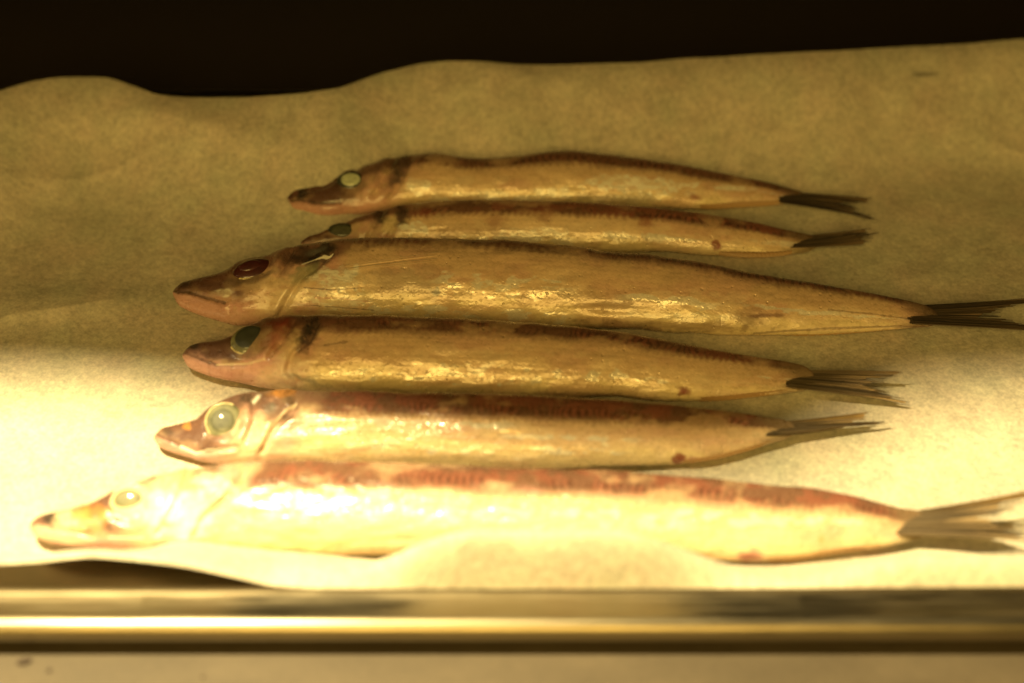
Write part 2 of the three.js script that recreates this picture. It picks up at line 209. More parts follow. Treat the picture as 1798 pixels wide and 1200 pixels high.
function paint(spec, fs) {
  const W = 1536, H = 384, col = new Uint8Array(W * H * 4), orm = new Uint8Array(W * H * 4), bmp = new Uint8Array(W * H * 4), sd = spec.seed;
  const rows = []; for (let i = 0; i < W; i++) { const t = (i + 0.5) / W, x = fs.x0 + fs.L * t; rows.push([t, x, (interp(spec.back, x, 1) + interp(spec.belly, x, 1)) / 2, (interp(spec.belly, x, 1) - interp(spec.back, x, 1)) / 2]); }
  const gillX = spec.gillX, K = [0, 0, 0];
  const mix = (c, k) => { K[0] += (c[0] - K[0]) * k; K[1] += (c[1] - K[1]) * k; K[2] += (c[2] - K[2]) * k; };
  for (let i = 0; i < W; i++) { const [t, x, yc, half] = rows[i];
    for (let j = 0; j < H; j++) {
      const w = Math.cos((j + 0.5) / H * Math.PI), y = yc - w * half, n1 = fbm(x / 34 + sd, y / 20, 4), n2 = fbm(x / 7 + sd, y / 6, 3), n3 = vn(x / 2.2 + sd, y / 2.2), n4 = fbm(x / 90 + sd * 2, y / 30 + 4, 3);
      const bar = 0.5 + 0.5 * Math.sin((x + 26 * (n1 - 0.5) + 20 * (n4 - 0.5) + (y - yc) * 0.25) / spec.bar * 2 * Math.PI), barN = bar * (0.35 + 1.3 * n1);
      let rough = 0.31 + 0.30 * (n2 - 0.5), metal = 0.02, bump = 0.5 + 0.62 * (fbm(x / 30 + sd * 4, y / 15, 2) - 0.5) + 0.12 * (n2 - 0.5) + 0.02 * (n3 - 0.5);
      // body
      K[0] = C.flank[0]; K[1] = C.flank[1]; K[2] = C.flank[2]; 
      mix(C.belly, ss(-0.25, -0.55, w + 0.5 * (n1 - 0.5))); mix(C.flesh, 0.75 * ss(-0.25, 0.25, w + 0.9 * (n4 - 0.5) + 0.3 * (n1 - 0.5))); mix(C.pink, 0.30 * ss(0.5, 0.72, n4)); mix(C.pale, 0.5 * ss(0.5, 0.7, n1) * ss(0.5, 0.1, w));
      const edge = spec.backEdge + spec.backSlope * t + 0.16 * (n1 - 0.5) + 0.085 * (barN - 0.5) + 0.05 * (n2 - 0.5);
      const bk = ss(edge - 0.16, edge + 0.17, w); mix(C.back, bk * 0.93); mix(C.backRed, bk * spec.redBack * ss(0.38, 0.62, n1 + 0.2 * (n2 - 0.5)));
      mix([0.05, 0.024, 0.014], 0.75 * ss(0.3, 0.5, n4) * bk * ss(0.45, 0.9, barN) * ss(edge + 0.38, edge + 0.12, w)); mix(C.pale, 0.22 * ss(0.4, 0.6, n4) * bk * ss(0.72, 0.2, barN) * ss(edge + 0.16, edge, w));
      metal += 0.05 * (1 - bk);
      mix(C.flesh, 0.55 * ss(0.52, 0.74, fbm(x / 52 + sd * 7, y / 24 + 11, 4))); mix(C.snout, 0.08 * ss(0.58, 0.8, fbm(x / 18 + sd * 9, y / 12 + 2, 3)));
      // silver skin left in torn patches along the side
      for (const [sx0, sx1, sw, sh, st] of spec.silverBand) { const m = ss(0.44, 0.60, fbm(x / 20 + sd * 3, y / 9 + 40, 4) + 0.30 * (st - 0.5) - 0.35 * Math.abs(w - sw) / sh + 0.06) * ss(sx0 - 20, sx0 + 30, x) * ss(sx1 + 20, sx1 - 30, x); mix(C.silver, m * 0.75); metal += 0.10 * m; rough -= 0.08 * m; bump += 0.16 * m * (fbm(x / 8 + 9, y / 12 + sd, 2) - 0.3); }
      const fleck = ss(0.80, 0.92, vn(x / 4.5 + sd * 5, y / 3.2)) * ss(0.3, -0.05, w) * ss(-0.98, -0.5, w); bump += 0.12 * fleck; 
      { const gx = Math.floor(x / 19), gy = Math.floor(w * half / 11), h1 = TAB[((gx * 73 + gy * 151 + sd * 31) & 65535)], h2 = TAB[((gx * 211 + gy * 37 + sd * 17 + 999) & 65535)], h3 = TAB[((gx * 19 + gy * 307 + sd + 4321) & 65535)];   // beads of slime
        if (h3 < 0.11) { const q = Math.hypot(x / 19 - gx - 0.3 - 0.4 * h1, (w * half / 11 - gy - 0.3 - 0.4 * h2) * 0.62) / (0.08 + 0.14 * h1); bump += 0.40 * ss(1, 0, q); rough -= 0.10 * ss(1.2, 0.4, q); } }
      // head
      const hd = ss(gillX + 14, gillX - 14, x + 0.45 * (y - yc) * 1 + 16 * (n1 - 0.5));
      if (hd > 0) {
        const k0 = [K[0], K[1], K[2]]; K[0] = C.pale[0] * 0.85; K[1] = C.pale[1] * 0.75; K[2] = C.pale[2] * 0.7;
        const my = interp(spec.mouth, x, 1), up = ss(my + 5, my - 5, y + 6 * (n2 - 0.5)), front = ss(spec.eye.x + 40, spec.eye.x - 30, x);
        mix(C.pink, 0.55 * ss(0.35, 0.65, n1)); mix(C.jaw, front * (1 - up) * 0.8); mix(C.snout, front * up * (0.55 + 0.4 * ss(0.35, 0.6, n1))); mix(C.back, ss(0.42, 0.72, w + 0.25 * (n1 - 0.5)) * 0.85 * (spec.crown ?? 1));
        for (let k = 0; k < 3; k++) K[k] = lerp(k0[k], K[k], hd); rough = lerp(rough, 0.30 + 0.2 * (n2 - 0.5), hd); metal *= 1 - hd;
      }
      for (const [fx, fy, rx, ry, rot, c, k, soft, mt] of spec.marks) {
        const dx = x - fx + 1.1 * rx * (fbm(x / 15 + sd, y / 12 + fx, 2) - 0.5), dy = y - fy + 1.1 * ry * (fbm(x / 15 + 30, y / 12 + fy, 2) - 0.5); if (Math.abs(dx) > 2.2 * (rx + ry) || Math.abs(dy) > 2.2 * (rx + ry)) continue;
        const cr = Math.cos(rot), sr = Math.sin(rot), u = (dx * cr + dy * sr) / rx, v = (-dx * sr + dy * cr) / ry, q = Math.hypot(u, v) + 0.8 * (n2 - 0.5) + 0.7 * (n1 - 0.5), m = k * ss(1 + soft * 1.25, 1 - soft * 1.25, q) * (mt ? 0.35 + 0.65 * ss(0.34, 0.62, fbm(x / 11 + 60, y / 6 + sd, 3)) : 0.75 + 0.25 * ss(0.3, 0.6, n2));
        mix(C[c], m); if (mt) { metal = lerp(metal, mt * 0.3, m); rough = lerp(rough, 0.30, m); bump += 0.35 * m * (fbm(x / 14 + 3, y / 4.5 + sd, 2) - 0.4); }
      }
      { const e = fs.x1 - x - 34 * Math.abs(w) + 26 * (fbm(x / 30 + sd, y / 3.5, 3) - 0.5); mix(spec.tail.color.map((v) => v * 0.36), 0.80 * ss(66, 8, e)); }
      for (const [P, wd, c, k] of spec.lines) { const dl = distLine(x, y, P) + 2.5 * (n2 - 0.5); mix(C[c], k * ss(wd, wd * 0.35, dl)); }
      const g = (0.96 + 0.08 * n3) * (0.92 + 0.16 * n2), o = 4 * (j * W + i);
      // scale pockets
      const row = Math.floor(w * half / 8), sc = Math.abs(((x / 12 + 0.5 * (row & 1)) % 1 + 1) % 1 - 0.5) + Math.abs((((w * half / 8) % 1) + 1) % 1 - 0.5); bump += (1 - hd) * 0.05 * (ss(0.35, 0.75, sc) - 0.5);
      const scl = 1 - (1 - hd) * 0.05 * ss(0.55, 0.85, sc) * ss(-0.2, 0.3, w); K[0] *= scl; K[1] *= scl; K[2] *= scl;
      col[o] = enc(K[0] * g); col[o + 1] = enc(K[1] * g); col[o + 2] = enc(K[2] * g); col[o + 3] = 255;
      orm[o] = 255; orm[o + 1] = 255 * clamp(rough, 0.12, 1); orm[o + 2] = 255 * clamp(metal); orm[o + 3] = 255;
      bmp[o] = bmp[o + 1] = bmp[o + 2] = 255 * clamp(bump); bmp[o + 3] = 255;
    } }
  const T = (d, s) => { const t = new THREE.DataTexture(d, W, H, THREE.RGBAFormat); t.magFilter = THREE.LinearFilter; t.minFilter = THREE.LinearMipmapLinearFilter; t.generateMipmaps = true; if (s) t.colorSpace = THREE.SRGBColorSpace; t.needsUpdate = true; return t; };
  const o = T(orm);
  return new THREE.MeshPhysicalMaterial({ map: T(col, true), roughnessMap: o, metalnessMap: o, roughness: 1, metalness: 1, bumpMap: T(bmp), bumpScale: 0.00034, clearcoat: 0.08, clearcoatRoughness: 0.10 });
}
function rays(roots, tips, width, thick, seed, split = 0.75, bend = false) {  // fin of flat tapering rays that overlap at the root and part at the edge
  const R = rng(seed), list = [];
  roots.forEach((r, i) => {
    const n = 8, tip = tips[i], pos = [], idx = [], nb = tips[Math.min(i + 1, tips.length - 1)].clone().sub(tips[Math.max(i - 1, 0)]), rb = roots[Math.min(i + 1, roots.length - 1)].clone().sub(roots[Math.max(i - 1, 0)]);
    const dirE = nb.clone().normalize(), dirB = rb.clone().normalize(), along = tip.clone().sub(r), L = along.length(); along.normalize();
    const we = nb.length() / 2 * (0.75 + 0.5 * R()), wb = rb.length() / 2 * 1.25, sag = (R() - 0.5) * 0.0006, sh = split + 0.18 * (R() - 0.5);
    for (let k = 0; k <= n; k++) {
      const q = k / n, c = bend ? r.clone().multiplyScalar((1 - q) * (1 - q)).addScaledVector(new THREE.Vector3(lerp(r.x, tip.x, 0.62), lerp(r.y, tip.y, 0.5), lerp(r.z, tip.z, 0.25)), 2 * q * (1 - q)).addScaledVector(tip, q * q) : r.clone().lerp(tip, q), side = dirB.clone().lerp(dirE, q).normalize(); side.addScaledVector(along, -side.dot(along)).normalize();
      const up = side.clone().cross(along).normalize(); if (up.y < 0) up.negate();
      const wd = Math.max(0.00006, lerp(wb, we, q) * 0.70 * width * (q > sh ? Math.max(0.03, 1 - (q - sh) / (1 - sh)) : 1)), th = thick * lerp(1, 0.35, q); c.addScaledVector(up, sag * Math.sin(q * Math.PI) + (i % 2) * thick * 0.35);
      for (const [u, v] of [[-1, 0], [0, 1], [1, 0], [0, -1]]) { const p = c.clone().addScaledVector(side, u * wd).addScaledVector(up, v * th); pos.push(p.x, p.y, p.z); }
    }
    for (let k = 0; k < n; k++) for (let e = 0; e < 4; e++) { const f = (e + 1) % 4, a = k * 4 + e, b = k * 4 + f; idx.push(a, b, a + 4, b, b + 4, a + 4); }
    const g = new THREE.BufferGeometry(); g.setAttribute('position', new THREE.Float32BufferAttribute(pos, 3)); g.setIndex(idx); const vc = new Float32Array(pos.length), tone = 0.30 + 1.25 * R(); for (let k = 0; k < pos.length / 12; k++) for (let e = 0; e < 4; e++) { const f = tone * (0.8 + 0.4 * R()); for (let q = 0; q < 3; q++) vc[(k * 4 + e) * 3 + q] = f; } g.setAttribute('color', new THREE.BufferAttribute(vc, 3)); list.push(g);
  });
  const g = mergeGeometries(list).toNonIndexed(); g.computeVertexNormals(); const uv = new Float32Array(g.attributes.position.count * 2); for (let i = 0; i < uv.length / 2; i++) { uv[2 * i] = g.attributes.position.getX(i) * 50; uv[2 * i + 1] = g.attributes.position.getZ(i) * 50; } g.setAttribute('uv', new THREE.BufferAttribute(uv, 2)); return g;
}
function along(P, t) { let L = 0; const d = []; for (let i = 0; i + 1 < P.length; i++) { const q = Math.hypot(P[i + 1][0] - P[i][0], P[i + 1][1] - P[i][1]); d.push(q); L += q; } let s = t * L; for (let i = 0; i < d.length; i++) { if (s <= d[i] || i === d.length - 1) { const q = s / d[i]; return P[i].map((v, k) => lerp(v, P[i + 1][k], q)); } s -= d[i]; } }
function dome(R, bulge, inner = 0) { const pts = []; for (let i = 0; i <= 16; i++) { const q = lerp(inner, 1, i / 16); pts.push(new THREE.Vector2(R * q + 1e-7, bulge * Math.sqrt(Math.max(0, 1 - q * q)))); } const g = new THREE.LatheGeometry(pts, 48).rotateX(Math.PI / 2), p = g.attributes.position, c = new Float32Array(p.count * 3); for (let i = 0; i < p.count; i++) { const x = p.getX(i) / R, y = p.getY(i) / R, f = 0.55 + 0.9 * fbm(x * 2.2 + 9 + R * 4000, y * 2.2 + 5, 3) + 0.25 * (vn(Math.atan2(y, x) * 9 + 40, 3) - 0.5); c[3 * i] = f; c[3 * i + 1] = f * 1.0; c[3 * i + 2] = f * 0.95; } g.setAttribute('color', new THREE.BufferAttribute(c, 3)); return g; }
const eyeMat = {
  gold: new THREE.MeshPhysicalMaterial({ vertexColors: true, color: rgb(0.46, 0.38, 0.17), metalness: 0.2, roughness: 0.4, clearcoat: 0.5, clearcoatRoughness: 0.05 }),
  pale: new THREE.MeshPhysicalMaterial({ vertexColors: true, color: rgb(0.15, 0.145, 0.07), roughness: 0.6, clearcoat: 1, clearcoatRoughness: 0.06 }),
  cloud: new THREE.MeshPhysicalMaterial({ vertexColors: true, color: rgb(0.50, 0.54, 0.36), roughness: 0.5, clearcoat: 1, clearcoatRoughness: 0.06 }),
  green: new THREE.MeshPhysicalMaterial({ vertexColors: true, color: rgb(0.082, 0.082, 0.042), roughness: 0.6, clearcoat: 1, clearcoatRoughness: 0.04 }),
  dark: new THREE.MeshPhysicalMaterial({ vertexColors: true, color: rgb(0.035, 0.038, 0.026), roughness: 0.5, clearcoat: 1, clearcoatRoughness: 0.04 }),
  blood: new THREE.MeshPhysicalMaterial({ vertexColors: true, color: rgb(0.055, 0.010, 0.007), roughness: 0.5, clearcoat: 1, clearcoatRoughness: 0.05 }),
  white: new THREE.MeshPhysicalMaterial({ vertexColors: true, color: rgb(0.62, 0.53, 0.33), roughness: 0.5, clearcoat: 1, clearcoatRoughness: 0.06 }),
};
function tinted(g) { const n = g.attributes.position.count, c = new Float32Array(n * 3); for (let i = 0; i < n; i++) c.fill(0.65 + 0.7 * vn(g.attributes.position.getX(i) * 3000, g.attributes.position.getY(i) * 3000), 3 * i, 3 * i + 3); g.setAttribute('color', new THREE.BufferAttribute(c, 3)); return g; }
function finMat(c, through) { return new THREE.MeshPhysicalMaterial({ color: rgb(...c), roughness: 0.85, specularIntensity: 0.3, transmission: through, thickness: 0, side: THREE.DoubleSide, vertexColors: true }); }
function makeFish(spec) {
  const fs = survey(spec), mid = fs.S[Math.floor(fs.S.length / 2)].P, fish = new THREE.Group(); fish.name = numbered('fish'); scene.add(fish); fish.position.set(mid.x, 0, mid.z);
  fish.userData = { label: spec.label, category: 'fish', group: 'small fish laid side by side on the parchment' };
  const put = (name, geo, mat, parent = fish) => mesh(name, geo.translate(-mid.x, 0, -mid.z), mat, parent);
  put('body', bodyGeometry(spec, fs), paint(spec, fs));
  // eye: iris disc, pupil, bright ring
  { const e = spec.eye, q = surfaceAt(fs, e.x, e.y, (e.out ?? 0) - 0.0002), dep = depthOf(q.p), R = e.r * dep / F, n = q.n.clone().lerp(new THREE.Vector3(0, 0.6, 0.8), e.turn ?? 0.25).normalize();
    const X = new THREE.Vector3(1, 0, 0).addScaledVector(n, -n.x).normalize(), Y = n.clone().cross(X), rot = e.rot || 0, U = X.clone().multiplyScalar(Math.cos(rot)).addScaledVector(Y, Math.sin(rot)), V = n.clone().cross(U), B = new THREE.Matrix4().makeBasis(U, V, n).setPosition(q.p);
    const sy = e.flat ?? 1, g = dome(R, R * 0.24).scale(1, sy, 1).translate(0, 0, -R * 0.12).applyMatrix4(B), eye = put('eye', g, eyeMat[e.iris]);
    const [ox, oy, pr] = e.pupil; put('pupil', dome(R * pr, R * 0.12).scale(1, sy * (e.pflat ?? 1), 1).translate(ox * R, oy * R, R * (0.24 * Math.sqrt(1 - pr * pr) - 0.13)).applyMatrix4(B), eyeMat[e.lens], eye);
    const [a0, a1] = e.arc || [0, Math.PI * 2]; put('eye_ring', tinted(new THREE.TorusGeometry(R * 0.98, R * (e.ring ?? 0.06), 10, 48, a1 - a0)).rotateZ(a0).scale(1, sy, 1).translate(0, 0, -R * 0.12).applyMatrix4(B), eyeMat[e.ringMat || 'gold'], eye); }
  // tail fin: a thin torn membrane with fine dark rays
  { const f = spec.tail, n = Math.round(f.n * 1.5), K = 14, last = fs.S[fs.S.length - 14], h0 = last.P.y, R = rng(spec.seed * 7 + 1), cols = [], pos = [], vc = [], idx = [];
    for (let i = 0; i < n; i++) { const q = i / (n - 1), [rx, ry] = along(f.root, q), [tx, ty, th] = along(f.edge, q), r = place(rx - 40 + 10 * R(), lerp(ry, along(f.root, 0.5)[1], 0.20), h0 + 0.0001), t = place(tx - 22 * R() * R(), ty + 3 * (R() - 0.5), th ?? 0.002), c = new THREE.Vector3(lerp(r.x, t.x, 0.6), lerp(r.y, t.y, 0.5), lerp(r.z, t.z, 0.30 + 0.1 * R()));
      const line = []; for (let k = 0; k <= K; k++) { const u = k / K; const p = r.clone().multiplyScalar((1 - u) * (1 - u)).addScaledVector(c, 2 * u * (1 - u)).addScaledVector(t, u * u); p.y += 0.00018 * Math.sin(i * 1.9) * u + 0.0004 * Math.sin(q * 7 + spec.seed) * u; line.push(p); } cols.push(line); }
    const add = (p, c) => { pos.push(p.x, p.y, p.z); vc.push(c[0], c[1], c[2]); return pos.length / 3 - 1; };
    for (let i = 0; i + 1 < n; i++) { const end = (Math.abs(i / (n - 2) - 0.5) > 0.42 ? 0.97 : 0.66 + 0.30 * R()), tone = 0.75 + 0.6 * R(); let pa, pb;            // membrane between neighbouring rays
      for (let k = 0; k <= K; k++) { const u = k / K * end, x = u * K, k0 = Math.min(K - 1, Math.floor(x)), A = cols[i][k0].clone().lerp(cols[i][k0 + 1], x - k0), B = cols[i + 1][k0].clone().lerp(cols[i + 1][k0 + 1], x - k0), close = k === K ? 0.45 : 0; if (close) { const M = A.clone().lerp(B, 0.5); A.lerp(M, close); B.lerp(M, close); }
        const tn = tone * (0.85 + 0.3 * R()), c = f.color.map((v) => v * tn), a = add(A, c), b = add(B, c); if (k) idx.push(pa, pb, a, pb, b, a); pa = a; pb = b; } }
    for (let i = 0; i < n; i++) { const w0 = 0.00016 + 0.00008 * R(); let prev; const tn = 0.16 + 0.45 * R(), c = f.color.map((v) => v * tn);                                // rays
      for (let k = 0; k <= K; k++) { const p = cols[i][k], wd = w0 * lerp(1, 0.3, k / K), ring = [[0, 0, wd], [0, wd * 0.9, 0], [0, 0, -wd], [0, -wd * 0.9, 0]].map(([a, b, d]) => add(new THREE.Vector3(p.x + a, p.y + b, p.z + d), c)); if (prev) for (let e = 0; e < 4; e++) { const g = (e + 1) % 4; idx.push(prev[e], prev[g], ring[e], prev[g], ring[g], ring[e]); } prev = ring; } }
    const g = new THREE.BufferGeometry(); g.setAttribute('position', new THREE.Float32BufferAttribute(pos, 3)); g.setAttribute('color', new THREE.Float32BufferAttribute(vc, 3)); g.setAttribute('uv', new THREE.Float32BufferAttribute(new Float32Array(pos.length / 3 * 2), 2)); g.setIndex(idx); g.computeVertexNormals();
    put('tail_fin', g, new THREE.MeshPhysicalMaterial({ color: 0xffffff, vertexColors: true, roughness: 0.85, specularIntensity: 0.4, transmission: 0.55, thickness: 0, side: THREE.DoubleSide })); }
  for (const f of (spec.fins || []).filter((q) => q.name === 'anal_fin')) {   // low fin lying along the belly edge
    const pos = [], idx = [], uv = [], n = 48, m = 6, xa = f.root[0][0], xb = f.root[1][0];
    for (let i = 0; i <= n; i++) { const q = i / n, x = lerp(xa, xb, q), y = interp(spec.belly, x, 1), wd = Math.pow(Math.sin(Math.PI * Math.pow(q, 0.7)), 0.6) * (1 + 0.12 * Math.sin(i * 2.3)), A = surfaceAt(fs, x, y - 9, 0.0001).p, xe = x + 16 * wd, E = place(xe, interp(spec.belly, Math.min(xe, fs.x1), 1) + 3.5 * wd - 1, 0.0016); E.y = Math.max(E.y, sheetRay(E.x, E.z) + 0.0006);
      for (let j = 0; j <= m; j++) { const p = A.clone().lerp(E, j / m); p.y += 0.0004 * Math.sin(j / m * Math.PI) + 0.00006 * Math.sin(i * 2.1 + j); pos.push(p.x, p.y, p.z); uv.push(q, j / m); } }
    for (let i = 0; i < n; i++) for (let j = 0; j < m; j++) { const a = i * (m + 1) + j, b = a + m + 1; idx.push(a, b, a + 1, a + 1, b, b + 1); }
    const g = new THREE.BufferGeometry(); g.setAttribute('position', new THREE.Float32BufferAttribute(pos, 3)); g.setAttribute('uv', new THREE.Float32BufferAttribute(uv, 2)); g.setIndex(idx); g.computeVertexNormals();
    put('anal_fin', g, new THREE.MeshPhysicalMaterial({ color: rgb(0.50, 0.31, 0.13), roughness: 0.55, transmission: 0.3, thickness: 0, side: THREE.DoubleSide })); }
  for (const f of (spec.fins || []).filter((q) => q.name !== 'anal_fin')) { const n = f.n, roots = [], tips = [], R = rng(spec.seed * 5 + f.n + f.root[0][0]);
    for (let i = 0; i < n; i++) { const q = i / Math.max(1, n - 1), [rx, ry] = along(f.root, q), [tx, ty] = along(f.edge, q), [r0, t0] = [surfaceAt(fs, rx, ry, 0.0001), surfaceAt(fs, tx + 4 * (R() - 0.5), ty + 2 * (R() - 0.5), f.out ?? 0.0003)]; roots.push(r0.p); tips.push(f.free ? place(tx, ty, f.free) : t0.p); }
    put(f.name, rays(roots, tips, f.width || 1, f.thick || 0.00015, spec.seed + n, f.split ?? 0.8), finMat(f.color, f.through ?? 0.3)); }
  return fs;
}
